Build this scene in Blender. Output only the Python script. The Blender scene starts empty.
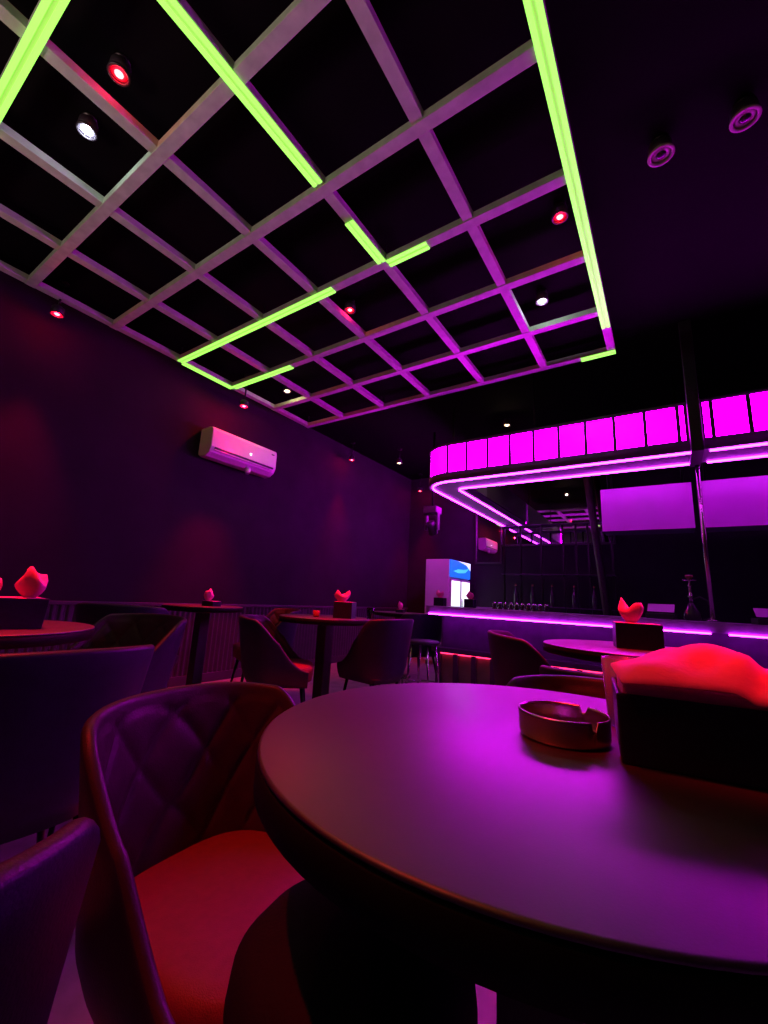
import bpy, bmesh, math, random
from mathutils import Vector, Matrix
random.seed(7)
C = bpy.context.scene.collection
sc = bpy.context.scene
PI = math.pi
R = math.radians

# ------------------------------------------------------------------ materials
def mat(name, col, rough=.5, metal=0., spec=.5, noise=0., nscale=20., bump=0., bscale=60., emit=None, es=1., trans=0., coat=0., detail=4.):
    m = bpy.data.materials.new(name); m.use_nodes = True
    nt = m.node_tree; b = nt.nodes['Principled BSDF']
    b.inputs['Base Color'].default_value = (*col, 1); b.inputs['Roughness'].default_value = rough
    b.inputs['Metallic'].default_value = metal; b.inputs['Specular IOR Level'].default_value = spec
    b.inputs['Transmission Weight'].default_value = trans; b.inputs['Coat Weight'].default_value = coat
    tc = nt.nodes.new('ShaderNodeTexCoord')
    if noise:
        n = nt.nodes.new('ShaderNodeTexNoise'); n.inputs['Scale'].default_value = nscale; n.inputs['Detail'].default_value = detail
        r = nt.nodes.new('ShaderNodeValToRGB')
        r.color_ramp.elements[0].position = .3; r.color_ramp.elements[1].position = .7
        r.color_ramp.elements[0].color = (*[c*(1-noise) for c in col], 1)
        r.color_ramp.elements[1].color = (*[min(1, c*(1+noise)) for c in col], 1)
        nt.links.new(tc.outputs['Object'], n.inputs['Vector']); nt.links.new(n.outputs['Fac'], r.inputs['Fac'])
        nt.links.new(r.outputs['Color'], b.inputs['Base Color'])
    if bump:
        n = nt.nodes.new('ShaderNodeTexNoise'); n.inputs['Scale'].default_value = bscale; n.inputs['Detail'].default_value = 3
        bp = nt.nodes.new('ShaderNodeBump'); bp.inputs['Strength'].default_value = bump; bp.inputs['Distance'].default_value = .002
        nt.links.new(tc.outputs['Object'], n.inputs['Vector']); nt.links.new(n.outputs['Fac'], bp.inputs['Height'])
        nt.links.new(bp.outputs['Normal'], b.inputs['Normal'])
    if emit:
        b.inputs['Emission Color'].default_value = (*emit, 1); b.inputs['Emission Strength'].default_value = es
    return m

M = {}
M['wall'] = mat('dark_painted_wall', (.022, .009, .024), .8, spec=.12, noise=.12, nscale=3, bump=.3, bscale=40)
M['ceil'] = mat('black_painted_ceiling', (.0022, .0018, .0022), .9, spec=.06, noise=.2, nscale=4)
M['floor'] = mat('speckled_floor', (.22, .195, .185), .4, noise=.25, nscale=9, bump=.15, bscale=30)
M['wains'] = mat('dark_fluted_panelling', (.05, .035, .05), .45, noise=.15, nscale=8)
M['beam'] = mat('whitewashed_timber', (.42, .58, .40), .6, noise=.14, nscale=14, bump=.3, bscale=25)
M['rod'] = mat('black_steel', (.02, .02, .02), .35, metal=.8, noise=.1, nscale=30)
M['blackplastic'] = mat('matt_black_plastic', (.022, .02, .026), .42, noise=.15, nscale=40)
M['boxblack'] = mat('black_leatherette', (.020, .011, .040), .4, spec=.3, noise=.2, nscale=60, bump=.35, bscale=300)
M['table'] = mat('dark_laminate', (.042, .004, .018), .5, spec=1.0, noise=.1, nscale=60, bump=.08, bscale=500)
for k_, v_ in (('Coat Weight', 1.0), ('Coat Roughness', .40)): M['table'].node_tree.nodes['Principled BSDF'].inputs[k_].default_value = v_
M['edge'] = mat('brown_edge_band', (.008, .005, .005), .6, spec=.15, noise=.1, nscale=40)
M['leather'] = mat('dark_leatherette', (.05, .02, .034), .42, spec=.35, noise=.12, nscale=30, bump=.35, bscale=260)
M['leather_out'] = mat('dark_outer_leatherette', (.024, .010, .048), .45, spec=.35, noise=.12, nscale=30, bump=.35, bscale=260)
M['seat'] = mat('red_seat_fabric', (.22, .02, .03), .6, noise=.08, nscale=60, bump=.4, bscale=400)
M['napkin'] = mat('paper_napkin', (.88, .14, .45), .9, noise=.05, nscale=20, bump=.4, bscale=90)
M['steel'] = mat('brushed_steel', (.55, .47, .45), .27, metal=1, noise=.12, nscale=8, bump=.05, bscale=400)
M['chrome'] = mat('chrome', (.7, .68, .7), .15, metal=1, noise=.04, nscale=10)
M['pad'] = mat('dark_matt_padding', (.014, .008, .022), .75, spec=.15, noise=.12, nscale=30, bump=.35, bscale=260)
M['glass'] = mat('clear_glass', (.95, .95, .97), .04, trans=1., noise=.01, nscale=5)
M['redglass'] = mat('red_glass', (.9, .12, .08), .08, trans=.7, noise=.03, nscale=9)
M['white'] = mat('white_plastic', (.72, .72, .7), .3, noise=.03, nscale=12)
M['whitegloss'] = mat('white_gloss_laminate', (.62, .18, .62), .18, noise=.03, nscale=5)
M['bar'] = mat('dark_bar_cladding', (.075, .02, .095), .35, spec=.3, noise=.2, nscale=10)
M['bartop'] = mat('dark_bar_top', (.30, .13, .36), .3, spec=.3, noise=.2, nscale=12)
M['barbay'] = mat('dark_bay_panel', (.22, .14, .15), .5, noise=.15, nscale=10)
M['mirror'] = mat('tinted_mirror', (.72, .66, .80), .015, metal=1, noise=.05, nscale=1.5)
M['soffit'] = mat('grey_soffit_paint', (.22, .21, .23), .55, noise=.1, nscale=5)
M['fascia'] = mat('dark_fascia', (.08, .06, .08), .5, noise=.12, nscale=8)
M['panel'] = mat('magenta_light_panel', (.5, .0, .5), .4, noise=.02, nscale=3, emit=(1, 0, 1.28), es=22.)
M['led'] = mat('magenta_led_strip', (.8, .5, .8), .4, noise=.02, nscale=3, emit=(1, .03, 1.5), es=17.)
M['redled'] = mat('red_led_strip', (.8, .2, .2), .4, noise=.02, nscale=3, emit=(1, .02, .10), es=5.)
M['greenled'] = mat('green_led_strip', (.2, .3, .1), .5, noise=.02, nscale=3, emit=(.3, 1., .10), es=1.6)
M['greentrough'] = mat('pale_green_diffuser', (.35, .55, .2), .6, noise=.05, nscale=8, emit=(.26, .62, .06), es=1.)
M['cup'] = mat('clear_plastic', (.35, .30, .75), .25, trans=.6, noise=.02, nscale=6)
M['redlamp'] = mat('red_lamp_lens', (.8, .1, .1), .3, noise=.02, nscale=3, emit=(1, .10, .10), es=10.)
M['whitelamp'] = mat('cool_lamp_lens', (.8, .8, .9), .3, noise=.02, nscale=3, emit=(.85, .82, 1), es=12.)
M['warmlamp'] = mat('warm_lamp_lens', (.8, .7, .5), .3, noise=.02, nscale=3, emit=(1, .72, .35), es=8.)
M['redhalo'] = mat('red_lamp_halo', (.5, .05, .05), .5, noise=.03, nscale=9, emit=(1, 0, .02), es=.75)  # emission paints the glare halo round a lit lens, likewise the next two
M['whitehalo'] = mat('cool_lamp_halo', (.5, .5, .6), .5, noise=.03, nscale=9, emit=(.5, .48, .8), es=.9)
M['warmhalo'] = mat('warm_lamp_halo', (.5, .4, .3), .5, noise=.03, nscale=9, emit=(1, .6, .25), es=.9)
M['offlens'] = mat('unlit_lamp_lens', (.01, .01, .01), .2, noise=.02, nscale=3)
M['greyhousing'] = mat('grey_lamp_housing', (.3, .28, .28), .5, noise=.05, nscale=9)
M['palehousing'] = mat('pale_lamp_housing', (.34, .33, .26), .45, noise=.05, nscale=9)
M['fridge'] = mat('white_fridge_side', (.6, .5, .58), .35, noise=.05, nscale=4)
M['fridgelit'] = mat('lit_fridge_door', (.8, .85, .9), .2, noise=.03, nscale=6, emit=(.85, .93, 1), es=1.6)
M['signblue'] = mat('blue_fridge_header', (.02, .1, .5), .3, noise=.1, nscale=6, emit=(.01, .16, .85), es=1.)
M['signcyan'] = mat('cyan_header_swirl', (.1, .6, .7), .3, noise=.05, nscale=6, emit=(.05, .65, 1), es=1.)
M['signwhite'] = mat('white_header_corner', (.8, .9, .9), .3, noise=.02, nscale=6, emit=(.6, .95, 1), es=1.)
M['bottle'] = mat('dark_bottle_glass', (.05, .03, .05), .08, noise=.1, nscale=9)
M['amber'] = mat('amber_bottle_glass', (.25, .09, .06), .1, noise=.1, nscale=9)

# ------------------------------------------------------------------ mesh helpers
def link(name, bm, m, parent=None, smooth=True, bevel=0, seg=2):
    me = bpy.data.meshes.new(name); bmesh.ops.recalc_face_normals(bm, faces=bm.faces); bm.to_mesh(me); bm.free()
    if isinstance(m, (list, tuple)):
        for x in m: me.materials.append(x)
    else: me.materials.append(m)
    for p in me.polygons: p.use_smooth = smooth
    o = bpy.data.objects.new(name, me); C.objects.link(o)
    if parent: o.parent = parent
    if bevel:
        b = o.modifiers.new('bevel', 'BEVEL'); b.width = bevel; b.segments = seg; b.limit_method = 'ANGLE'; b.angle_limit = R(40)
        b.harden_normals = False
        for p in me.polygons: p.use_smooth = False
    return o
def B(): return bmesh.new()
def box(bm, x0, x1, y0, y1, z0, z1, mi=0):
    v = [bm.verts.new(p) for p in ((x0,y0,z0),(x1,y0,z0),(x1,y1,z0),(x0,y1,z0),(x0,y0,z1),(x1,y0,z1),(x1,y1,z1),(x0,y1,z1))]
    for f in ((0,1,2,3),(4,7,6,5),(0,4,5,1),(1,5,6,2),(2,6,7,3),(3,7,4,0)):
        bm.faces.new([v[i] for i in f]).material_index = mi
    return v
def tube(bm, pts, r, n=12, cap=True):
    pts = [Vector(p) for p in pts]; rings = []
    for i, p in enumerate(pts):
        d = (pts[min(i+1, len(pts)-1)] - pts[max(i-1, 0)]).normalized()
        a = Vector((0,0,1)) if abs(d.z) < .9 else Vector((1,0,0))
        u = d.cross(a).normalized(); w = d.cross(u)
        rr = r[i] if isinstance(r, (list, tuple)) else r
        rings.append([bm.verts.new(p + u*rr*math.cos(2*PI*k/n) + w*rr*math.sin(2*PI*k/n)) for k in range(n)])
    for a, b in zip(rings, rings[1:]):
        for k in range(n): bm.faces.new((a[k], a[(k+1)%n], b[(k+1)%n], b[k]))
    if cap: bm.faces.new(rings[0][::-1]); bm.faces.new(rings[-1])
def lathe(bm, prof, n=32, cx=0, cy=0, closed=False):
    rings = []
    for r, z in prof:
        rings.append([bm.verts.new((cx+r*math.cos(2*PI*k/n), cy+r*math.sin(2*PI*k/n), z)) for k in range(n)] if r > 1e-6 else [bm.verts.new((cx, cy, z))])
    prs = list(zip(rings, rings[1:])) + ([(rings[-1], rings[0])] if closed else [])
    for a, b in prs:
        for k in range(n):
            k2 = (k+1) % n
            if len(a) == 1 and len(b) == 1: continue
            if len(a) == 1: bm.faces.new((a[0], b[k2], b[k]))
            elif len(b) == 1: bm.faces.new((a[k], a[k2], b[0]))
            else: bm.faces.new((a[k], a[k2], b[k2], b[k]))
def prism(bm, pts, z0, z1):
    a = [bm.verts.new((x, y, z0)) for x, y in pts]; b = [bm.verts.new((x, y, z1)) for x, y in pts]
    bm.faces.new(a[::-1]); bm.faces.new(b)
    for i in range(len(pts)):
        j = (i+1) % len(pts); bm.faces.new((a[i], a[j], b[j], b[i]))
def ribbon(bm, path, n0, n1, z0, z1):
    """closed box section swept on a 2-D path between normal offsets n0 and n1"""
    P = [Vector(p) for p in path]; secs = []
    for i, p in enumerate(P):
        d = (P[min(i+1, len(P)-1)] - P[max(i-1, 0)]).normalized(); nn = Vector((-d.y, d.x))
        a = p + nn*n0; b = p + nn*n1
        secs.append([bm.verts.new((a.x, a.y, z0)), bm.verts.new((b.x, b.y, z0)), bm.verts.new((b.x, b.y, z1)), bm.verts.new((a.x, a.y, z1))])
    for s, t in zip(secs, secs[1:]):
        for k in range(4): bm.faces.new((s[k], s[(k+1)%4], t[(k+1)%4], t[k]))
    bm.faces.new(secs[0][::-1]); bm.faces.new(secs[-1])

def tag(o, label=None, cat=None, group=None, kind=None):
    if label: o['label'] = label
    if cat: o['category'] = cat
    if group: o['group'] = group
    if kind: o['kind'] = kind
    return o
def thing(name, label, cat, loc=(0,0,0), rz=0, group=None):
    o = bpy.data.objects.new(name, None); C.objects.link(o); o.empty_display_size = .1
    o.location = loc; o.rotation_euler = (0, 0, rz)
    return tag(o, label, cat, group)
def kids(o): return [c for c in bpy.data.objects if c.parent == o]
def copy_tree(o, loc, rz, label=None, parent=None, scale=None):
    def rec(s, par):
        c = s.copy(); C.objects.link(c); c.parent = par
        for ch in kids(s):
            if ch is not c: rec(ch, c)
        return c
    chs = kids(o); c = o.copy(); C.objects.link(c); c.location = loc; c.rotation_euler = (0, 0, rz)
    if scale: c.scale = scale
    if label: c['label'] = label
    for ch in chs: rec(ch, c)
    return c
def struct(name, bm, m, **k):
    o = link(name, bm, m, smooth=False, **k); o['kind'] = 'structure'; return o

# ------------------------------------------------------------------ setting
XL, XR, YB, YF, ZT = -4.10, 3.2, -2.6, 6.95, 3.28
b = B(); box(b, XL-.1, XR+.1, YB-.1, YF+.1, -.1, 0); struct('floor', b, M['floor'])
b = B(); box(b, XL-.1, XR+.1, YB-.1, YF+.1, ZT, ZT+.1); struct('ceiling', b, M['ceil'])
b = B(); box(b, XL-.1, XL, YB, YF, 0, ZT); struct('wall_left', b, M['wall'])
b = B(); box(b, XR, XR+.1, YB, YF, 0, ZT); struct('wall_right', b, M['wall'])
b = B(); box(b, XL, XR, YF, YF+.1, 0, ZT); struct('wall_far', b, M['wall'])
b = B(); box(b, XL, XR, YB-.1, YB, 0, ZT); struct('wall_rear', b, M['wall'])
# fluted wainscot along the left wall
b = B(); box(b, XL, XL+.012, YB, YF, 0, .77)
y = YB
while y < YF - .05:
    n = 5; pts = [(XL+.012+.013*math.sin(PI*k/n), y+.008+.04*k/n) for k in range(n+1)]
    prism(b, pts + [(XL+.005, y+.048), (XL+.005, y+.008)], .02, .765); y += .056
struct('trim_1', b, M['wains'])
b = B(); box(b, XL, XL+.035, YB, YF, .765, .795); struct('trim_2', b, M['wains'], bevel=.004)
b = B(); box(b, XL+.0, XL+.03, YB, YF, 0, .09); struct('baseboard_left', b, M['wains'], bevel=.004)

# mirror cladding of the far wall behind the bar
mr = thing('wall_mirror', 'tinted mirror panels high on the far wall behind the bar', 'mirror', (0, YF, 0))
b = B(); box(b, -2.72, -2.30, -.018, -.004, 1.64, 3.05); link('mirror_glass', b, M['mirror'], mr, smooth=False)
b = B(); box(b, -2.28, -.62, -.018, -.004, 1.93, 3.05); link('mirror_glass', b, M['mirror'], mr, smooth=False)
b = B()
box(b, -2.75, -2.72, -.03, 0, 1.61, 3.08); box(b, -2.30, -2.28, -.03, 0, 1.61, 3.08); box(b, -.62, -.59, -.03, 0, 1.90, 3.08)
box(b, -2.72, -2.30, -.03, 0, 1.61, 1.64); box(b, -2.28, -.62, -.03, 0, 1.90, 1.93); box(b, -2.72, -2.30, -.03, 0, 3.05, 3.08); box(b, -2.28, -.62, -.03, 0, 3.05, 3.08)
link('mirror_frame', b, M['blackplastic'], mr, smooth=False)

# ------------------------------------------------------------------ ceiling grid
GX = [-.263, -.8206, -1.424, -2.031, -2.628, -3.238, -3.836]
GY = [-1.58, -.98, -.38, .225, .7595, 1.347, 1.950, 2.554, 3.159, 3.746]
GZ = 3.13; BW = .062
g = thing('hanging_ceiling_grid', 'pale square lattice hung below the black ceiling with green light strips', 'ceiling grid', (-2.05, 1.0, GZ))
gx = lambda x: x + 2.05
gy = lambda y: y - 1.0
for x in GX:
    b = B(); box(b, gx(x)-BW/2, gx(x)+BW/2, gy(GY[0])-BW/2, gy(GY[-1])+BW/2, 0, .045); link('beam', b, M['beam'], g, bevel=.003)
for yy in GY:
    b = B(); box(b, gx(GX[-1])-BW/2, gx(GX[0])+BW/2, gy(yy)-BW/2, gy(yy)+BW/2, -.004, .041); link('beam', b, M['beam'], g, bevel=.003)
for x in (GX[0], GX[2], GX[4], GX[6]):
    for yy in (GY[0], GY[3], GY[6], GY[9]):
        b = B(); tube(b, [(gx(x), gy(yy), .04), (gx(x), gy(yy), ZT-GZ-.001)], .005, 8); link('hanger', b, M['rod'], g)
def strip(x0, y0, x1, y1):
    """twin bright lines either side of a duller centre, laid on a beam's underside"""
    d = Vector((x1-x0, y1-y0)).normalized(); n = Vector((-d.y, d.x))
    par = B(); p = [Vector((gx(x0), gy(y0))), Vector((gx(x1), gy(y1)))]
    ribbon(par, p, -.030, .030, -.008, -.0041); s = link('light_strip', par, M['greentrough'], g, smooth=False)
    s['label'] = 'glowing green light strip'
    q = B(); ribbon(q, p, -.030, -.008, -.0125, -.0079); ribbon(q, p, .008, .030, -.0125, -.0079)
    link('glowing_line', q, M['greenled'], s, smooth=False)
h = BW/2
strip(GX[0], -1.58, GX[0], GY[8]+.2)
strip(GX[0]+.03, GY[9], GX[0]-.24, GY[9])
strip(GX[2], -1.58, GX[2], GY[5]-.05)
strip(GX[2], GY[5]+.22, GX[2], GY[6]-h)
strip(GX[6], GY[6], GX[3]+.16, GY[6])
strip(GX[2]+h, GY[6], GX[1]-.28, GY[6])
strip(GX[6], GY[6]+h, GX[6], GY[7])
strip(GX[6]+h, GY[7], GX[5]+.32, GY[7])
strip(-3.3, GY[3], GX[2]-.05, GY[3])

# ------------------------------------------------------------------ ceiling spots
RING = {'redlamp': 'redhalo', 'whitelamp': 'whitehalo', 'warmlamp': 'warmhalo', 'offlens': 'palehousing'}
def lamp_proto(name, label, lens, housing, hang, light=None):
    t = thing(name, label, 'spotlight', (0, 0, -5), 0)
    b = B(); lathe(b, [(0, .06), (.034, .06), (.042, .052), (.044, .0), (.040, -.001), (.034, .012), (0, .012)], 28); link('housing', b, M['blackplastic'], t)
    b = B(); lathe(b, [(.046, .004), (.047, -.004), (.043, -.0075), (.035, -.006), (.0345, .003)], 28, closed=True); link('bezel', b, M[housing], t)
    b = B(); lathe(b, [(0, -.008), (.012, -.007), (.018, -.001), (.019, .006), (0, .007)], 24); link('lens', b, M[lens], t)
    b = B(); lathe(b, [(.019, -.001), (.034, .004), (.034, .010), (.019, .008)], 28, closed=True); link('lens_ring', b, M[RING[lens]], t)  # glowing ring imitates the halo of lit lamps, plain pale when unlit
    b = B(); tube(b, [(0, 0, .058), (0, 0, hang)], .009, 10); lathe(b, [(0, hang-.012), (.035, hang-.012), (.035, hang), (0, hang)], 20); link('stem', b, M['rod'], t)
    return t
spots = [
 # x, y, z, lens, power, blend angle, label
 (-1.898, .488, 3.20, 'redlamp', 'red', 'red ceiling spotlight nearest the top left corner, inside the grid'),
 (-1.97, 2.263, 3.20, 'redlamp', 'red', 'red ceiling spotlight in the middle of the grid'),
 (-.378, 2.237, 3.20, 'redlamp', 'red', 'red ceiling spotlight beside the long green strip at the right'),
 (-3.84, .948, 3.0, 'redlamp', 'redwall', 'red ceiling spotlight outside the grid, furthest left by the dark wall'),
 (-3.706, 2.637, 2.92, 'redlamp', 'redwall', 'red ceiling spotlight just above the air conditioner'),
 (-3.90, 4.79, 3.0, 'redlamp', 'redwall', 'small red spotlight by the left wall beyond the air conditioner'),
 (-3.74, 6.67, 2.95, 'redlamp', 'redwall', 'tiny red spotlight in the far corner left of the bar canopy'),
 (-2.30, .517, 3.20, 'whitelamp', 'white', 'cool white spotlight inside the grid at the upper left'),
 (-.639, 2.91, 3.20, 'whitelamp', 'white', 'cool white spotlight inside the grid near its right corner'),
 (-3.45, 2.993, 3.20, 'warmlamp', 'warm', 'small warm spotlight inside the grid near its far left corner'),
 (-3.39, 5.35, 3.05, 'warmlamp', 'warm', 'small warm spotlight beyond the grid, left of the bar canopy'),
 (-1.57, 5.01, 3.20, 'warmlamp', 'warm', 'small warm spotlight just above the magenta canopy panels'),
 (-.378, .48, 3.20, 'redlamp', 'redtable', 'red ceiling spotlight straight above the near table'),
 (-1.05, -.25, 3.20, 'redlamp', 'redseat', 'red ceiling spotlight above the left side of the near chairs'),
 (.122, 2.128, 3.20, 'offlens', None, 'pale unlit spotlight on the black ceiling right of the grid'),
 (.447, 2.135, 3.20, 'offlens', None, 'pale unlit spotlight nearest the top right corner'),
]
LP = {'red': ((1, .003, .03), 720, 34), 'redwall': ((1, .004, .04), 170, 46), 'redtable': ((1, .002, .02), 520, 27), 'redseat': ((1, .002, .015), 170, 30),
      'white': ((.85, .85, 1), 5, 90), 'warm': ((1, .7, .45), 10, 110)}
AIM = {'redtable': (.12, 1.12, .75), 'redseat': (-.58, .62, .45)}
for i, (x, y, z, lens, lp, lab) in enumerate(spots):
    housing = 'palehousing' if lens == 'offlens' else 'blackplastic'
    t = lamp_proto('ceiling_spotlight', lab, lens, housing, ZT-z)
    if lens == 'offlens':
        t.scale = (1.25, 1.25, 1.0)
    t.location = (x, y, z); t['group'] = 'spotlights under the ceiling'
    if lp:
        col, pw, ang = LP[lp]
        L = bpy.data.lights.new('spot_beam', 'SPOT'); L.color = col; L.energy = 420 if i == 4 else pw; L.spot_size = R(ang); L.spot_blend = .8; L.shadow_soft_size = .03
        lo = bpy.data.objects.new('spot_beam', L); C.objects.link(lo); lo.location = (x, y, z-.012)
        if lp in AIM: lo.rotation_euler = (Vector(AIM[lp]) - Vector((x, y, z))).to_track_quat('-Z', 'Y').to_euler()
        # small spill on the ceiling round the fitting
        S = bpy.data.lights.new('lamp_spill', 'POINT'); S.color = col; S.energy = 14 if i == 4 else 3.5 if lp == 'redwall' else .7 if lp.startswith('red') else 1.3; S.shadow_soft_size = .01
        so = bpy.data.objects.new('lamp_spill', S); C.objects.link(so); so.location = (x, y, z-.02)

# ------------------------------------------------------------------ air conditioner
ac = thing('air_conditioner', 'white wall mounted air conditioner on the dark left wall', 'air conditioner', (XL, 2.87, 2.325))
prof = [(0, .03), (0, .32), (.15, .325), (.205, .315), (.222, .28), (.225, .10), (.20, .04), (.14, .0), (.05, -.002)]
b = B()
a1 = [b.verts.new((x, -.445, z)) for x, z in prof]; a2 = [b.verts.new((x, .445, z)) for x, z in prof]
b.faces.new(a1); b.faces.new(a2[::-1])
for i in range(len(prof)):
    j = (i+1) % len(prof); b.faces.new((a1[i], a2[i], a2[j], a1[j]))
link('body', b, M['white'], ac, bevel=.012, seg=3)
b = B(); box(b, .196, .228, -.40, .40, .078, .098); link('air_slot', b, M['blackplastic'], ac, smooth=False)
b = B(); v = box(b, .165, .226, -.40, .40, .046, .058)
for q in v:
    if q.co.x > .2: q.co.z += .018
link('flap', b, M['white'], ac, bevel=.003)
b = B(); lathe(b, [(0, 0), (.008, 0), (.008, .006), (0, .006)], 12)
bmesh.ops.rotate(b, verts=b.verts, cent=(0,0,0), matrix=Matrix.Rotation(R(90), 3, 'Y')); bmesh.ops.translate(b, verts=b.verts, vec=(.222, .06, .16))
o = link('indicator_light', b, M['whitelamp'], ac); o['label'] = 'lit white indicator dot'
b = B(); box(b, .218, .2265, .36, .40, .25, .262); link('badge', b, M['blackplastic'], ac, smooth=False)
b = B(); tube(b, [(.16, .09, .02), (.165, .09, -.035), (.17, .09, -.05)], [.03, .032, .024], 16); o = link('drain_cup', b, M['white'], ac)

# ------------------------------------------------------------------ bar canopy
def rounded(pts, r, n=10):
    (x0,y0),(x1,y1),(x2,y2) = pts
    A, K, D = Vector((x0,y0)), Vector((x1,y1)), Vector((x2,y2))
    u = (A-K).normalized(); v = (D-K).normalized(); c = K + (u+v)*r
    out = [A]
    for k in range(n+1):
        a = PI/2*k/n; out.append(c - v*r*math.cos(a) - u*r*math.sin(a))
    return out + [D]
XE = 2.75; PX0, PX1 = .215, .31
outer = rounded([(XE, 3.90), (-2.20, 3.90), (-2.20, 6.90)], .34, 14)
inner = rounded([(XE, 4.27), (-1.87, 4.27), (-1.87, 6.90)], .07, 14)
cn = thing('bar_canopy', 'hanging bar canopy of magenta light panels with neon lines under it', 'canopy', (0, 3.9, 2.2))
def cc(p): return (p[0], p[1]-3.9)
outl = [cc(p) for p in outer]; innl = [cc(p) for p in inner]
b = B(); prism(b, outl + innl[::-1], .006, .085); link('soffit', b, M['soffit'], cn, smooth=False)
b = B(); ribbon(b, outl, -.0, .014, .0, .09); link('lower_fascia', b, M['fascia'], cn)
b = B(); ribbon(b, outl, -.02, .016, .385, .41); link('top_rail', b, M['fascia'], cn)
b = B(); prism(b, outl + innl[::-1], .405, .42); link('canopy_top', b, M['fascia'], cn, smooth=False)
# inner fascia: one pale board then dark boards
b = B(); ribbon(b, [(XE, .37), (-1.80, .37)], -.0, .02, .085, .405); ribbon(b, [(-1.87, 1.15), (-1.87, 3.0)], -.02, .0, .085, .405); link('inner_fascia', b, M['fascia'], cn, smooth=False)
b = B(); ribbon(b, [(-1.87, .38), (-1.87, 1.15)], -.02, .0, .085, .405); o = link('inner_fascia', b, M['soffit'], cn, smooth=False); o['label'] = 'pale inner board at the corner'
# arc-length walk of the outer path for panels
def walk(path, s0, s1, step=.02):
    P = [Vector(p) for p in path]; out = []; s = 0
    for p, q in zip(P, P[1:]):
        L = (q-p).length
        n = max(1, int(L/step))
        for k in range(n):
            t = s + L*k/n
            if s0 <= t <= s1: out.append(p.lerp(q, k/n))
        s += L
    def at(t):
        s = 0
        for p, q in zip(P, P[1:]):
            L = (q-p).length
            if t <= s+L: return p.lerp(q, (t-s)/L)
            s += L
        return P[-1]
    return [at(s0)] + [p for p in out if (p-at(s0)).length > 1e-4 and (p-at(s1)).length > 1e-4] + [at(s1)]
bounds = []
x = .159
xs = [x - .2255*k for k in range(9)]            # down to -1.645
S = lambda x: XE - x
left = [S(PX0)] + [S(v) for v in xs] + [S(-1.86)]
arc = math.pi*.34/2; s0 = S(-1.86); left += [s0 + arc*.55, s0 + arc*1.05]
s = left[-1]
while s < S(-1.86)+arc+2.6: s += .2255; left.append(s)
rightx = [PX1, .375, .597, .82, 1.045, 1.27, 1.495, 1.72, 1.945, 2.17, 2.395, 2.62]
right = [S(v) for v in rightx]
allp = list(zip(left, left[1:])) + [(q, p) for p, q in zip(right, right[1:])]
for a_, c_ in allp:
    b = B(); ribbon(b, walk(outl, a_+.006, c_-.006), -.008, .004, .09, .385); link('light_panel', b, M['panel'], cn, smooth=False)
for s_ in left + right:
    b = B(); ribbon(b, walk(outl, s_-.014, s_+.014), -.012, .014, .088, .39); link('mullion', b, M['fascia'], cn, smooth=False)
# neon lines under the soffit
out_led = rounded([(XE, .035), (-2.165, .035), (-2.165, 2.95)], .30, 14)
in_led = rounded([(XE, .345), (-1.90, .345), (-1.90, 2.97)], .07, 8)
def part_path(path, a_, c_): return walk(path, a_, c_, .04)
def plen(path): return sum((Vector(q)-Vector(p)).length for p, q in zip(path, path[1:]))
for path in (out_led, in_led):
    for a_, c_ in ((.0, S(.345)), (S(.235), plen(path))):
        b = B(); ribbon(b, part_path(path, a_, c_), -.0055, .0055, -.010, .0055); o = link('neon_line', b, M['led'], cn); o['label'] = 'glowing magenta neon line'
for x, y in ((-2.03, 2.2), (-2.03, .5), (-1.0, .19), (1.2, .19), (2.5, .19)):
    b = B(); tube(b, [(x, y, .415), (x, y, ZT-2.2-.001)], .008, 8); link('hanger', b, M['rod'], cn)

# post through the canopy and thin pole below it
pt = thing('canopy_post', 'black square post crossing the magenta canopy above a thin metal pole', 'post', (.262, 4.0, .905))
b = B(); box(b, -.040, .040, -.20, -.118, 1.272, ZT-.905-.001); link('upper_post', b, M['blackplastic'], pt, bevel=.004)
b = B(); tube(b, [(.01, .2, 0), (.01, .2, 1.264)], .016, 14); lathe(b, [(0, 0), (.04, 0), (.04, .008), (0, .012)], 20, .01, .2); o = link('pole', b, M['steel'], pt)
b = B(); box(b, -.040, .040, -.20, .25, 1.262, 1.274); link('bracket', b, M['blackplastic'], pt, bevel=.003)

# white overhead cabinets behind the canopy
for (x0, x1, lab) in ((-.505, .245, 'white gloss overhead panel left of the thin pole behind the bar'), (.30, 2.6, 'white gloss overhead panel right of the thin pole behind the bar')):
    t = thing('overhead_cabinet', lab, 'overhead cabinet', ((x0+x1)/2, 4.64, 1.715), 0, 'white overhead panels behind the bar')
    w = (x1-x0)/2
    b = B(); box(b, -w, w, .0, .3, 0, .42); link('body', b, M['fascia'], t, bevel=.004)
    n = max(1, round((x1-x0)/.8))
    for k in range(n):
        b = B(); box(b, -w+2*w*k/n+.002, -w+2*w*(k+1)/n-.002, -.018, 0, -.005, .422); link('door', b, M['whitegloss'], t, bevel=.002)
    for sx in (-w+.06, w-.06):
        b = B(); tube(b, [(sx, .15, .419), (sx, .15, ZT-1.715-.001)], .01, 8); link('hanger', b, M['rod'], t)

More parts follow.
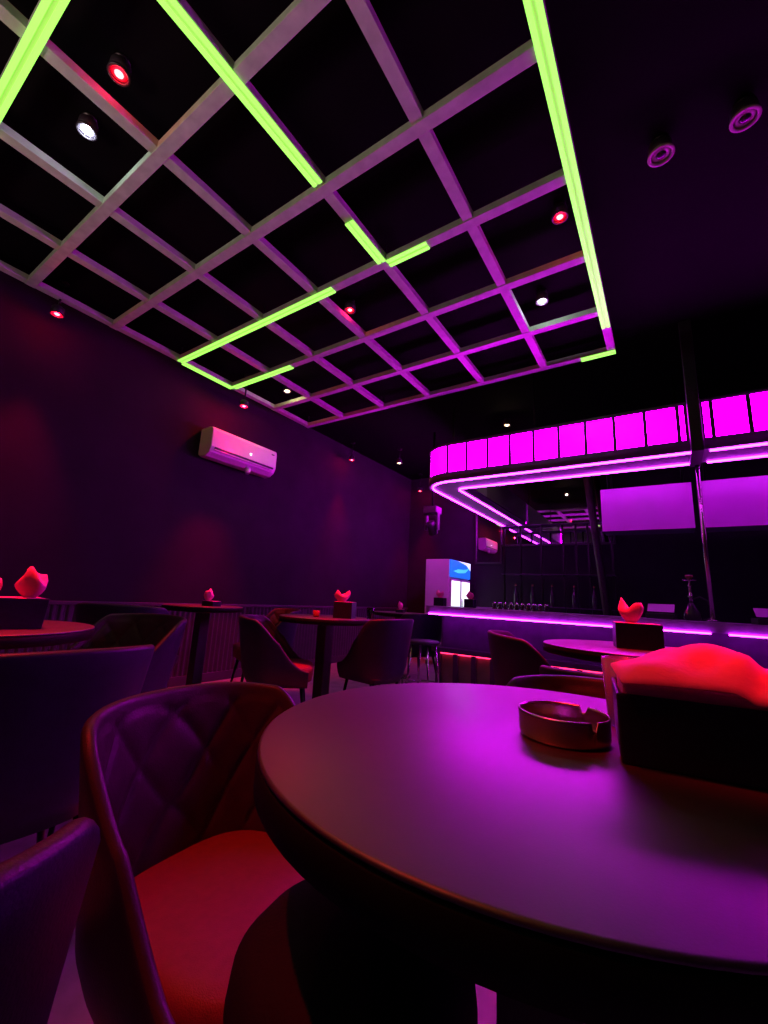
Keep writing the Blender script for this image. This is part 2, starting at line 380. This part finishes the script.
# ------------------------------------------------------------------ bar counter
bc = thing('bar_counter', 'long dark bar counter with magenta light under its lip and red glow below', 'bar counter', (0, 3.9, 0))
ct = rounded([(XE+.3, .0), (-2.12, .0), (-2.12, 2.2)], .12, 8); ci = rounded([(XE+.3, .55), (-1.57, .55), (-1.57, 2.2)], .02, 8)
b = B(); prism(b, [tuple(p) for p in ct] + [tuple(p) for p in ci][::-1], .828, .90); link('countertop', b, M['bartop'], bc, bevel=.006)
fr = rounded([(XE+.28, .14), (-1.98, .14), (-1.98, 2.18)], .06, 6)
b = B(); ribbon(b, fr, -.04, .0, 0, .828)
link('front_panel', b, M['bar'], bc, smooth=False)
b = B(); ribbon(b, rounded([(XE+.28, .10), (-2.02, .10), (-2.02, 2.18)], .06, 6), -.04, .045, .455, .50); link('ledge', b, M['bar'], bc, smooth=False)
b = B(); ribbon(b, [(XE, .095), (-1.97, .095)], -.004, .004, .02, .452); link('bay_panel', b, M['barbay'], bc, smooth=False)
k = 0; x = -1.97
while x < 2.7:
    b = B(); box(b, x, x+.045, .045, .095, .0, .452); link('rib', b, M['bar'], bc, bevel=.004); x += .185
b = B(); ribbon(b, [(XE, .075), (-1.93, .075)], -.008, .008, .444, .4545); o = link('red_light_strip', b, M['redled'], bc, smooth=False); o['label'] = 'glowing red light strip'
for a_, c_ in ((-2.03, .235), (.335, XE)):
    b = B(); ribbon(b, [(c_, -.005), (a_, -.005)], -.004, .007, .816, .8275); o = link('magenta_light_strip', b, M['led'], bc, smooth=False); o['label'] = 'glowing magenta light strip'

# ------------------------------------------------------------------ back bar shelf with bottles
sh = thing('back_bar_shelf', 'tall black open shelf frame in front of the mirror behind the bar', 'shelf', (-1.37, 6.6, 0))
for x in (-.76, -.50, -.19, .12, .30, .46, .76):
    b = B(); box(b, x-.014, x+.014, -.014, .014, 0, 2.165); link('post', b, M['rod'], sh, bevel=.002)
for z in (.5, .95, 1.42, 2.165):
    b = B(); box(b, -.78, .78, -.10, .13, z-.010, z); link('shelf_board', b, M['bar'], sh, bevel=.002)
bot = thing('bottle', 'x', 'bottle', (0, 0, -5)); bot['group'] = 'bottles on the back bar shelf'
b = B(); lathe(b, [(0, 0), (.034, 0), (.037, .006), (.037, .17), (.030, .20), (.014, .235), (.013, .29), (0, .29)], 20); link('glass_body', b, M['bottle'], bot)
b = B(); lathe(b, [(.0, .288), (.0155, .288), (.0155, .315), (0, .315)], 14); link('cap', b, M['amber'], bot)
places = [(-1.95, .95), (-1.70, .95), (-1.42, .95), (-1.12, .95), (-.86, .95)]
labs = ['dark bottle at the left end of the back bar shelf', 'dark bottle, second from the left on the back bar shelf', 'dark bottle in the middle of the back bar shelf', 'dark bottle, second from the right on the back bar shelf', 'dark bottle at the right end of the back bar shelf']
for i, ((x, z), lb) in enumerate(zip(places, labs)):
    if i == 0: bot.location = (x, 6.6, z); bot['label'] = lb
    else: copy_tree(bot, (x, 6.6, z), 0, lb)
# solid tube standing in for a slanted dark reflection right of the shelf
b = B(); tube(b, [(-.60, 6.3, 0.0), (-.84, 6.3, 2.72), (-.89, 6.3, ZT)], .05, 14)
tag(link('slanted_reflection', b, M['leather'], None), 'dark reddish slanted reflection built as a tube right of the back bar shelf', 'post')

# ------------------------------------------------------------------ fridge
fx0, fx1, fy0, fy1 = -3.21, -2.80, 6.0, 6.78
fz = 1.60
fr_ = thing('drinks_fridge', 'tall white drinks fridge with lit glass doors and a blue header', 'fridge', ((fx0+fx1)/2, (fy0+fy1)/2, 0))
hw, hd = (fx1-fx0)/2, (fy1-fy0)/2
b = B(); box(b, -hw, hw, -hd, hd, .06, fz); link('cabinet', b, M['fridge'], fr_, bevel=.01)
for yy in (-hd+.01, .005):
    b = B(); box(b, hw, hw+.03, yy, yy+hd-.02, .12, 1.30); d = link('door', b, M['fridge'], fr_, bevel=.004)
    b = B(); box(b, hw+.024, hw+.034, yy+.025, yy+hd-.045, .16, 1.27); o = link('lit_glass', b, M['fridgelit'], d, smooth=False)
    b = B(); yh = yy+hd-.035 if yy < 0 else yy+.012
    tube(b, [(hw+.03, yh, .6), (hw+.055, yh, .62), (hw+.055, yh, .98), (hw+.03, yh, 1.0)], .006, 8); link('handle', b, M['chrome'], d)
b = B(); box(b, hw, hw+.03, -hd+.005, hd-.005, 1.33, fz-.005); hdr = link('header', b, M['signblue'], fr_, bevel=.004); hdr['label'] = 'glowing blue header sign'
b = B(); v = [(.031, -.30, 1.42), (.031, -.1, 1.40), (.031, .15, 1.42), (.031, .32, 1.50), (.031, .12, 1.47), (.031, -.12, 1.46)]
vs = [b.verts.new((hw+q[0]+.0, q[1], q[2])) for q in v] + []
f = b.faces.new(vs); r_ = bmesh.ops.extrude_face_region(b, geom=[f]); bmesh.ops.translate(b, verts=[e for e in r_['geom'] if isinstance(e, bmesh.types.BMVert)], vec=(.004, 0, 0))
link('header_swirl', b, M['signcyan'], hdr, smooth=False)
b = B(); vs = [b.verts.new((hw+.031, q[0], q[1])) for q in ((-.12, 1.592), (.382, 1.592), (.382, 1.47), (.22, 1.55))]
f = b.faces.new(vs); r_ = bmesh.ops.extrude_face_region(b, geom=[f]); bmesh.ops.translate(b, verts=[e for e in r_['geom'] if isinstance(e, bmesh.types.BMVert)], vec=(.003, 0, 0))
link('header_corner', b, M['signwhite'], hdr, smooth=False)
for (sx, sy) in ((-1,-1), (1,-1), (1,1), (-1,1)):
    b = B(); lathe(b, [(0, 0), (.02, 0), (.02, .065), (0, .065)], 12, sx*(hw-.04), sy*(hd-.05)); link('foot', b, M['blackplastic'], fr_)

# ------------------------------------------------------------------ tables
def table(loc, r, z, label, leg='square', rz=0, th=.042):
    t = thing('round_table', label, 'table', (loc[0], loc[1], 0), rz)
    b = B(); lathe(b, [(0, z), (r-.004, z), (r-.001, z-.0015), (r-.0005, z-.004), (r-.004, z-.006), (0, z-.006)], 96); link('tabletop', b, M['table'], t)
    b = B(); lathe(b, [(0, z-.006), (r-.003, z-.006), (r, z-.009), (r, z-th+.004), (r-.006, z-th), (0, z-th)], 96); o = link('edge_band', b, M['edge'], t)
    b = B(); s = .046
    box(b, -s, s, -s, s, .02, z-th-.012); link('pedestal', b, M['blackplastic'], t, bevel=.004)
    b = B(); box(b, -.15, .15, -.15, .15, z-th-.014, z-th); link('top_plate', b, M['blackplastic'], t, bevel=.004)
    b = B(); lathe(b, [(0, 0), (.17, 0), (.17, .012), (.155, .02), (.07, .026), (0, .026)], 48); link('base', b, M['blackplastic'], t)
    return t
TZ = .78
table((-.160, .620), .355, TZ, 'large round dark table in the foreground with an ashtray on it', rz=R(12))
table((-2.06, .47), .37, TZ, 'round dark table at the far left edge under a glowing red napkin box')
table((-2.298, 2.64), .37, TZ, 'round dark table in the middle distance between two tub chairs')
table((-3.50, 2.34), .34, TZ+.02, 'small dark table standing against the ribbed wall panelling')
table((-2.90, 4.75), .33, TZ, 'small dark table in the far corner left of the bar')
table((-.17, 2.36), .38, TZ, 'round table between the near table and the bar, partly hidden by a napkin box')

# ------------------------------------------------------------------ tub chairs
def shell_mesh(H=.79, zs=.47):
    a, yb, yf = .255, -.02, .19      # half width, start of arc, front end
    rb = .245
    L1 = yf - yb; arcl = PI*(a+rb)/2; L = 2*L1 + arcl
    N = 190
    def path(s):
        if s < L1: return Vector((-a, yf - s)), Vector((-1, 0))
        if s > L1 + arcl: return Vector((a, yb + (s - L1 - arcl))), Vector((1, 0))
        t = (s - L1)/arcl*PI
        # superellipse back for a squarer plan
        c, sn = math.cos(t), math.sin(t); e = .78
        p = Vector((-a*math.copysign(abs(c)**e, c), yb - rb*abs(sn)**e))
        n = Vector((-math.copysign(abs(c)**(2-e), c)/a, -abs(sn)**(2-e)/rb)).normalized()
        return p, n
    def rim(s):
        d = abs(s - L/2)
        w = .25
        if d < w: return H - .012*(d/w)**2
        t = min(1, (d-w)/(L/2-w)); 
        f = .5*(1+math.cos(PI*t**.82))
        return zs - .03 + (H-.012-(zs-.03))*f
    zb = .335; T = .028
    ni = 50; bm = bmesh.new(); rows = []
    for i in range(N+1):
        s = L*i/N; p, n = path(s); top = rim(s)
        d = s - L/2
        lean = lambda z: .055*max(0, (z-zs)/(H-zs))**1.2 * (1 if abs(d) < .3 else max(.25, 1-(abs(d)-.3)/.4)) - .05*max(0, (zs-z)/(zs-zb))**1.5
        row = []
        for k in range(9):
            z = zb + (top-zb)*k/8; q = p + n*(lean(z)+T/2+.006*math.sin(PI*k/8)); row.append((q.x, q.y, z))
        for k in range(1, 6):
            ang = PI*k/6; z = top + .014*math.sin(ang); q = p + n*(lean(top) + math.cos(ang)*T/2); row.append((q.x, q.y, z))
        for k in range(ni+1):
            z = top - (top-zb-.02)*k/ni
            u = d/.135; v = (z - zs)/.185
            g1 = abs(((u+v) % 1) - .5); g2 = abs(((u-v) % 1) - .5)
            gd = min(.5-abs(g1-.0) if False else g1, g2)*.10
            groove = .005*math.exp(-(gd/.0065)**2) if (z > zs-.02 and top-z > .02) else 0
            puff = .004*min(1, gd/.03) if top-z > .02 else 0
            q = p + n*(lean(z) - T/2 - puff + groove); row.append((q.x, q.y, z))
        rows.append([bm.verts.new(c) for c in row])
    m_ = len(rows[0])
    for A_, B_ in zip(rows, rows[1:]):
        for k in range(m_):
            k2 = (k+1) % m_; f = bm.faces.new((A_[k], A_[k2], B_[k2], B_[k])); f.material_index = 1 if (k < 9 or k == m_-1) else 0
    bm.faces.new(rows[0]); bm.faces.new(rows[-1][::-1])
    return bm
def cushion_mesh(zs=.47):
    bm = bmesh.new(); n = 56; levels = [(.86, .355), (.93, .365), (.955, .40), (.965, .44), (.95, .458), (.90, .469), (.8, .475), (.5, .480), (.2, .481)]
    rings = []
    for sc_, z in levels:
        ring = []
        for k in range(n):
            t = 2*PI*k/n; c, s = math.cos(t), math.sin(t); e = .62
            x = .243*sc_*math.copysign(abs(c)**e, c); y = -.01 + .245*sc_*math.copysign(abs(s)**e, s)
            ring.append(bm.verts.new((x, y, z)))
        rings.append(ring)
    for A_, B_ in zip(rings, rings[1:]):
        for k in range(n): bm.faces.new((A_[k], A_[(k+1)%n], B_[(k+1)%n], B_[k]))
    bm.faces.new(rings[0][::-1]); bm.faces.new(rings[-1])
    return bm
def make_chair():
    t = thing('tub_chair', 'x', 'chair', (0, 0, -5)); t['group'] = 'quilted tub chairs'
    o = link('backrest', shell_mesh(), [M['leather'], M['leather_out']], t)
    link('seat', cushion_mesh(), M['seat'], t)
    b = B(); box(b, -.18, .18, -.18, .17, .325, .356); link('seat_frame', b, M['rod'], t, bevel=.006)
    for sx in (-1, 1):
        for sy in (-1, 1):
            b = B(); tube(b, [(sx*.16, sy*.15, .33), (sx*.215, sy*.20, 0)], [.014, .009], 12); link('leg', b, M['rod'], t)
    return t
ch0 = make_chair()
def face(fx, fy): return math.atan2(fy, fx) - PI/2        # chair faces local +y
chairs = [
 (-.665, .59, face(1, .05), .91, 'near quilted tub chair with a red lit seat, left of the foreground table'),
 (-.735, .075, face(-.93, .38), .93, 'shadowed tub chair in the bottom left corner, nearest the camera'),
 (-1.60, .50, face(-1, .05), .97, 'black backed tub chair turned away, behind the near quilted chair'),
 (-2.22, .98, face(.15, -1), 1, 'tub chair facing forward with a warm lit inner back, beside the left table'),
 (-3.10, 1.55, face(-.6, .8), 1.03, 'dark tub chair silhouetted against the ribbed panelling behind the left table'),
 (-2.36, 2.27, face(.72, .68), .97, 'tub chair seen in profile left of the middle table, facing right'),
 (-1.96, 2.84, face(-1, .15), 1, 'tub chair seen from behind, its purple lit back right of the middle table'),
 (-3.17, 2.75, face(-.5, -1), 1, 'dark tub chair beside the small table at the ribbed panelling'),
 (-2.50, 4.45, face(-1, .5), 1, 'small far tub chair in front of the corner table left of the bar'),
 (-.54, 2.46, face(.9, .42), 1, 'tub chair in profile left of the table near the bar'),
 (-.14, 1.19, face(0, -1), .925, 'quilted tub chair facing us just beyond the foreground table'),
 (-.12, 1.88, face(.1, 1), .93, 'dark backed tub chair turned toward the table near the bar'),
]
for i, (x, y, rz, s, lb) in enumerate(chairs):
    if i == 0:
        ch0.location = (x, y, 0); ch0.rotation_euler = (0, 0, rz); ch0.scale = (.80, .84, s); ch0['label'] = lb
    else: copy_tree(ch0, (x, y, 0), rz, lb, scale=({1: .85, 6: .84, 5: .95}.get(i, 1), {1: 1, 6: .9}.get(i, 1), s))

# dark round stool under the near table
st = thing('round_stool', 'dark round padded stool pushed under the foreground table', 'stool', (-.30, .43, 0))
b = B(); lathe(b, [(0, .50), (.12, .50), (.142, .51), (.147, .53), (.143, .555), (.12, .575), (.06, .585), (0, .588)], 56); link('seat', b, M['pad'], st)
b = B(); lathe(b, [(0, .485), (.125, .485), (.125, .502), (0, .502)], 40); link('seat_plate', b, M['rod'], st)
for k in range(4):
    a_ = PI/4 + k*PI/2; b = B(); tube(b, [(.06*math.cos(a_), .06*math.sin(a_), .49), (.072*math.cos(a_), .072*math.sin(a_), 0)], .010, 10); link('leg', b, M['rod'], st)
b = B(); tube(b, [(.07*math.cos(t*PI/16), .07*math.sin(t*PI/16), .16) for t in range(33)], .006, 8, cap=False); link('foot_ring', b, M['rod'], st)

st.scale = (.86, .86, 1.05)
# far metal stools by the bar end
fs = thing('metal_stool', 'x', 'stool', (0, 0, -5)); fs['group'] = 'metal stools by the bar end'
b = B(); lathe(b, [(0, .55), (.14, .55), (.15, .56), (.15, .575), (.13, .585), (0, .588)], 36); link('seat', b, M['leather_out'], fs)
for k in range(4):
    a_ = PI/4 + k*PI/2; b = B(); tube(b, [(.11*math.cos(a_), .11*math.sin(a_), .552), (.18*math.cos(a_), .18*math.sin(a_), 0)], .010, 8); link('leg', b, M['chrome'], fs)
b = B(); tube(b, [(.158*math.cos(t*PI/16), .158*math.sin(t*PI/16), .2) for t in range(33)], .007, 8, cap=False); link('foot_ring', b, M['chrome'], fs)
fs.location = (-1.93, 3.62, 0); fs['label'] = 'metal legged stool standing at the left end of the bar'
copy_tree(fs, (-2.36, 3.72, 0), .4, 'metal legged stool just left of the one at the bar end')

# ------------------------------------------------------------------ napkin boxes and napkins
def napbox(loc, rz, w, d, h_, label, z=TZ, flare=.0, stack=.0015):
    t = thing('napkin_box', label, 'napkin box', (loc[0], loc[1], z), rz, 'black napkin boxes')
    b = B(); o_ = [(-w/2,-d/2),(w/2,-d/2),(w/2,d/2),(-w/2,d/2)]; T = .005
    lo = [b.verts.new((x, y, 0)) for x, y in o_]; hi = [b.verts.new((x*(1+flare), y*(1+flare), h_)) for x, y in o_]
    hi2 = [b.verts.new((x*(1+flare)-math.copysign(T, x), y*(1+flare)-math.copysign(T, y), h_)) for x, y in o_]
    lo2 = [b.verts.new((x-math.copysign(T, x), y-math.copysign(T, y), .006)) for x, y in o_]
    b.faces.new(lo[::-1]); b.faces.new(lo2)
    for i in range(4):
        j = (i+1) % 4
        b.faces.new((lo[i], lo[j], hi[j], hi[i])); b.faces.new((hi[i], hi[j], hi2[j], hi2[i])); b.faces.new((hi2[i], hi2[j], lo2[j], lo2[i]))
    link('box_body', b, M['boxblack'], t, bevel=.003, seg=2)
    b = B(); f_ = 1+flare; box(b, -w/2*.955, w/2*.955, -d/2*.93, d/2*.93, h_*.45, h_+stack); 
    o = link('napkin_stack', b, M['napkin'], t, bevel=.003); o['label'] = 'folded napkins filling the box'
    return t
def crumple(name, loc, rz, w, d, h_, label, seed, z, pts=18):
    """an upright pulled napkin: pleated, pinched at the foot and flared to a jagged top"""
    rnd = random.Random(seed); b = B(); rows = 9; rings = []
    ph = [rnd.uniform(0, 6.28) for _ in range(4)]; tops = [rnd.uniform(.72, 1.0) for _ in range(pts)]
    for k in range(rows):
        t = k/(rows-1); ring = []
        for i in range(pts*2):
            a_ = 2*PI*i/(pts*2); fl = .42 + .62*math.sin(min(1, t*1.35)*PI/2) - .35*max(0, t-.75)/.25*.5
            pl = 1 + .14*t*math.cos(3*a_+ph[0]) + .05*t*math.cos(7*a_+ph[1])
            hz = t*h_*(.80 + .2*math.cos(2*a_+ph[2])) * (1+.12*t*math.cos(3*a_+ph[3]))
            ring.append(b.verts.new((w/2*fl*pl*math.cos(a_), d/2*fl*pl*math.sin(a_), hz*(.92+.08*tops[(i//2) % pts]))))
        rings.append(ring)
    n = pts*2
    for A_, B_ in zip(rings, rings[1:]):
        for k in range(n): b.faces.new((A_[k], A_[(k+1)%n], B_[(k+1)%n], B_[k]))
    b.faces.new(rings[0][::-1]); c = b.verts.new((0, 0, h_*.55))
    for k in range(n): b.faces.new((rings[-1][k], rings[-1][(k+1)%n], c))
    o = link(name, b, M['napkin']); o.location = (loc[0], loc[1], z); o.rotation_euler = (0, 0, rz)
    return tag(o, label, 'napkin', 'napkins pulled up out of the boxes')
# near box on the foreground table
ang = R(8); NW, ND, NH = .215, .13, .076
cxn = -.057 + NW/2*math.cos(ang) - ND/2*math.sin(ang); cyn = .594 + NW/2*math.sin(ang) + ND/2*math.cos(ang) - .004
napbox((cxn, cyn), ang, NW, ND, NH, 'large black napkin box standing on the foreground table', flare=.02, stack=.010)
# loosely folded napkin lying on the near box
b = B(); nx, ny = 26, 18; gr = []
for i in range(nx+1):
    row = []
    for j in range(ny+1):
        u = i/nx; v = j/ny
        x = (-.5+u)*(.225 - .05*abs(v-.35)); y = (-.5+v)*.150 + .006*math.sin(3.1*u+.4) - .004
        z = .001 + .037*math.sin(PI*min(1, max(0, u*.93+.04)))**.8*math.sin(PI*min(.97, .01+v*.8))**.75
        z += min(1, v*5)*(.0045*math.sin(9*u+5*v) + .004*abs(math.sin(8*u-5*v+1))) - .014*math.exp(-((u-.72-.25*(v-.5))/.05)**2)
        z = max(z, .0022 if .04 < v else -.004 + .003*math.sin(7*u))
        row.append(b.verts.new((x, y, z)))
    gr.append(row)
for i in range(nx):
    for j in range(ny): b.faces.new((gr[i][j], gr[i+1][j], gr[i+1][j+1], gr[i][j+1]))
o = link('napkin', b, M['napkin']); so = o.modifiers.new('solid', 'SOLIDIFY'); so.thickness = .0016; so.offset = 1
o.location = (cxn, cyn, TZ+NH+.0105); o.rotation_euler = (0, 0, ang)
tag(o, 'loosely folded red lit napkin lying over the near napkin box', 'napkin')

napbox((-1.945, .53), R(80), .20, .13, .105, 'black napkin box on the table at the far left edge', flare=.08)
crumple('napkin', (-1.915, .58), .3, .115, .07, .10, 'glowing red napkin, right of two standing in the far left box', 3, TZ+.107)
crumple('napkin', (-1.95, .478), 1.3, .05, .05, .07, 'glowing red napkin cut by the left edge of the picture', 4, TZ+.107)
napbox((-2.13, 2.66), R(20), .15, .12, .125, 'purple lit napkin box on the middle table')
crumple('napkin', (-2.15, 2.64), .2, .13, .07, .085, 'red napkin rising from the box on the middle table', 5, TZ+.127)
napbox((-3.42, 2.36), R(10), .13, .10, .045, 'low napkin box on the small table by the ribbed panelling', z=TZ+.02)
crumple('napkin', (-3.45, 2.34), .5, .085, .06, .10, 'small red napkin standing on the table by the ribbed panelling', 6, TZ+.02+.047)
napbox((-2.86, 4.70), R(10), .10, .08, .04, 'tiny napkin box on the far corner table', z=TZ)
crumple('napkin', (-2.86, 4.70), .5, .06, .05, .09, 'tiny red napkin on the far corner table', 7, TZ+.042)
napbox((-.135, 2.36), R(12), .19, .12, .115, 'black napkin box on the table near the bar')
crumple('napkin', (-.155, 2.35), .2, .10, .06, .105, 'red heart shaped napkin on the table near the bar', 8, TZ+.117)
napbox((-2.03, 4.14), R(5), .11, .10, .085, 'dark napkin box on the left end of the bar counter', z=.90)
crumple('napkin', (-2.03, 4.14), .2, .08, .06, .075, 'magenta lit napkin at the left end of the bar counter', 9, .987)
napbox((-1.70, 4.16), R(5), .10, .10, .085, 'dark napkin box in front of the lit fridge doors', z=.90)
crumple('napkin', (-1.70, 4.16), .9, .08, .06, .075, 'magenta lit napkin in front of the lit fridge doors', 10, .987)

# ------------------------------------------------------------------ ashtray
b = B(); n = 144; r0, r1, hh = .0555, .0585, .033
def notch(a_):
    for c_, w_, dp in ((R(72), .07, .009), (R(-40), .05, .010)):
        d_ = abs((a_-c_+PI) % (2*PI) - PI)
        if d_ < w_: return dp
        if d_ < w_+.02: return dp*(1-(d_-w_)/.02)
    return 0
prof = [(0, 0, 0), (.052, 0, 0), (.0555, .002, 0), (.0570, .006, 0), (.0572, .022, .0), (.0575, .030, 1), (.0572, hh, 1), (.0555, hh, 1), (.0548, .030, 1), (.0545, .020, 0), (.0535, .006, 0), (.050, .0035, 0), (0, .003, 0)]
rings = []
for r_, z_, nt_ in prof:
    if r_ == 0: rings.append([b.verts.new((0, 0, z_))]); continue
    rings.append([b.verts.new((r_*math.cos(2*PI*k/n), r_*math.sin(2*PI*k/n), z_ - (notch(2*PI*k/n) if nt_ else 0))) for k in range(n)])
for A_, B_ in zip(rings, rings[1:]):
    for k in range(n):
        k2 = (k+1) % n
        if len(A_) == 1: b.faces.new((A_[0], B_[k], B_[k2]))
        elif len(B_) == 1: b.faces.new((A_[k], A_[k2], B_[0]))
        else: b.faces.new((A_[k], A_[k2], B_[k2], B_[k]))
o = link('ashtray', b, M['steel'], smooth=True); o.location = (-.130, .648, TZ); o.rotation_euler = (0, 0, 0)
tag(o, 'round brushed metal ashtray with notched rim on the foreground table', 'ashtray')

# ------------------------------------------------------------------ glasses and small things
def glass(loc, r, h_, label, z=TZ, m='glass', group=None):
    b = B(); lathe(b, [(0, 0), (r*.78, 0), (r*.82, .003), (r, h_), (r-.0018, h_), (r*.80-.0018, .008), (0, .007)], 40)
    o = link('drinking_glass', b, M[m]); o.location = (loc[0], loc[1], z); tag(o, label, 'glass', group); return o
glass((-.064, .775), .032, .098, 'clear drinking glass behind the left end of the near napkin box', m='cup')
glass((-2.28, 2.50), .028, .05, 'small red candle glass on the middle table', m='redglass')
glass((-1.98, 2.80), .032, .09, 'clear tumbler right of the box on the middle table')
for k in range(10):
    x = -1.42 + .054*k
    lb = ['upturned glass at the left end of the row on the bar', 'upturned glass second from left in the row on the bar', 'upturned glass third from left in the row on the bar', 'upturned glass fourth from left in the row on the bar', 'upturned glass fifth from left in the row on the bar',
          'upturned glass fifth from right in the row on the bar', 'upturned glass fourth from right in the row on the bar', 'upturned glass third from right in the row on the bar', 'upturned glass second from right in the row on the bar', 'upturned glass at the right end of the row on the bar'][k]
    b = B(); r = .023; lathe(b, [(r, 0), (r, .004), (r*.9, .05), (r*.78, .066), (0, .070), (0, .064), (r*.72, .060), (r*.86, .045), (r-.002, 0)], 24, closed=True)
    o = link('upturned_glass', b, M['chrome']); o.location = (x, 4.10, .90); tag(o, lb, 'glass', 'row of upturned glasses on the bar')

# small till and tap tower behind the bar
t = thing('till', 'small purple lit till standing on the bar left of the thin pole', 'till', (-.06, 4.24, .90), R(-10))
b = B(); box(b, -.10, .10, -.07, .08, 0, .045); link('till_base', b, M['blackplastic'], t, bevel=.008)
b = B(); v = box(b, -.095, .095, -.035, -.02, .055, .12)
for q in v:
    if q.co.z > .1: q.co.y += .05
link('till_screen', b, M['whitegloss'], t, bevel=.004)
b = B(); tube(b, [(0, -.01, .04), (0, .0, .075)], .014, 12); link('till_neck', b, M['blackplastic'], t)
t = thing('till', 'small purple lit till standing on the bar right of the thin pole', 'till', (.62, 4.24, .90), R(10))
for s_ in kids(bpy.data.objects['till']):
    c_ = s_.copy(); C.objects.link(c_); c_.parent = t
t = thing('hookah', 'dark slender hookah with a tall stem standing on the bar', 'hookah', (.15, 4.30, .90))
b = B(); lathe(b, [(0, 0), (.05, 0), (.062, .02), (.06, .06), (.03, .11), (.022, .14), (0, .142)], 32); link('base_vase', b, M['bottle'], t)
b = B(); lathe(b, [(0, .14), (.012, .14), (.012, .18), (.022, .19), (.012, .20), (.010, .27), (.018, .28), (.008, .29), (.008, .33), (0, .33)], 20); link('stem', b, M['steel'], t)
b = B(); lathe(b, [(0, .325), (.01, .325), (.028, .35), (.028, .365), (0, .365)], 20); link('bowl', b, M['amber'], t)
b = B(); lathe(b, [(0, .318), (.05, .320), (.052, .324), (0, .326)], 28); link('tray', b, M['steel'], t)
b = B(); tube(b, [(.012, 0, .17), (.06, 0, .19), (.11, .0, .16), (.13, 0, .08), (.11, 0, .02), (.07, -.03, .012)], .006, 10); link('hose', b, M['blackplastic'], t)

# moving head light hanging by the canopy
t = thing('moving_head_light', 'black moving head stage light hung left of the bar canopy', 'stage light', (-2.60, 5.0, 1.80))
b = B(); box(b, -.10, .10, -.09, .09, .30, .40); link('base', b, M['blackplastic'], t, bevel=.012)
for s_ in (-1, 1):
    b = B(); box(b, s_*.085-.016, s_*.085+.016, -.035, .035, .08, .31); link('yoke_arm', b, M['blackplastic'], t, bevel=.008)
b = B(); lathe(b, [(0, -.10), (.055, -.10), (.06, -.09), (.065, .02), (.055, .08), (0, .09)], 28); bmesh.ops.rotate(b, verts=b.verts, cent=(0,0,0), matrix=Matrix.Rotation(R(35), 3, 'X')); bmesh.ops.translate(b, verts=b.verts, vec=(0, 0, .12)); link('lamp_head', b, M['blackplastic'], t)
b = B(); tube(b, [(0, 0, .39), (0, 0, ZT-1.80-.001)], .016, 12); link('drop_pole', b, M['rod'], t)

V = bpy.data.lights.new('bar_violet_fill', 'AREA'); V.shape = 'RECTANGLE'; V.size = 4.2; V.size_y = .05; V.energy = 3.2; V.color = (.22, .0, 1)  # added violet fill behind the counter, with no fitting of its own
vo = bpy.data.objects.new('bar_violet_fill', V); C.objects.link(vo); vo.location = (.3, 4.50, .80); vo.rotation_euler = (R(120), 0, 0)
# added fill light behind the camera, lifting the undersides of the grid beams
A = bpy.data.lights.new('rear_fill_light', 'AREA'); A.shape = 'RECTANGLE'; A.size = 2.2; A.size_y = .6; A.spread = R(85); A.energy = 26; A.color = (1, .62, .60)
ao = bpy.data.objects.new('rear_fill_light', A); C.objects.link(ao); ao.location = (-1.8, -2.3, 1.0); ao.rotation_euler = (R(150), 0, 0)
# ------------------------------------------------------------------ camera
cam = bpy.data.cameras.new('camera'); co = bpy.data.objects.new('camera', cam); C.objects.link(co)
co.location = (0, 0, .95)
cam.sensor_fit = 'VERTICAL'; cam.sensor_height = 36.0; cam.lens = 419.65/1024*36.0; cam.clip_start = .02
co.matrix_world = Matrix.Translation((0, 0, .95)) @ Matrix.Rotation(R(34.181), 4, 'Z') @ Matrix.Rotation(R(90+11.5845), 4, 'X') @ Matrix.Rotation(R(2.9944), 4, 'Z')
sc.camera = co
# ------------------------------------------------------------------ world and view
w = bpy.data.worlds.new('night'); sc.world = w; w.use_nodes = True
w.node_tree.nodes['Background'].inputs[0].default_value = (.004, .002, .006, 1); w.node_tree.nodes['Background'].inputs[1].default_value = 1
sc.view_settings.view_transform = 'Standard'; sc.view_settings.look = 'None'; sc.view_settings.gamma = 1; sc.view_settings.exposure = 0
sc.view_settings.use_curve_mapping = False
sc.cycles.use_denoising = True
sc.cycles.max_bounces = 6; sc.cycles.sample_clamp_indirect = 4
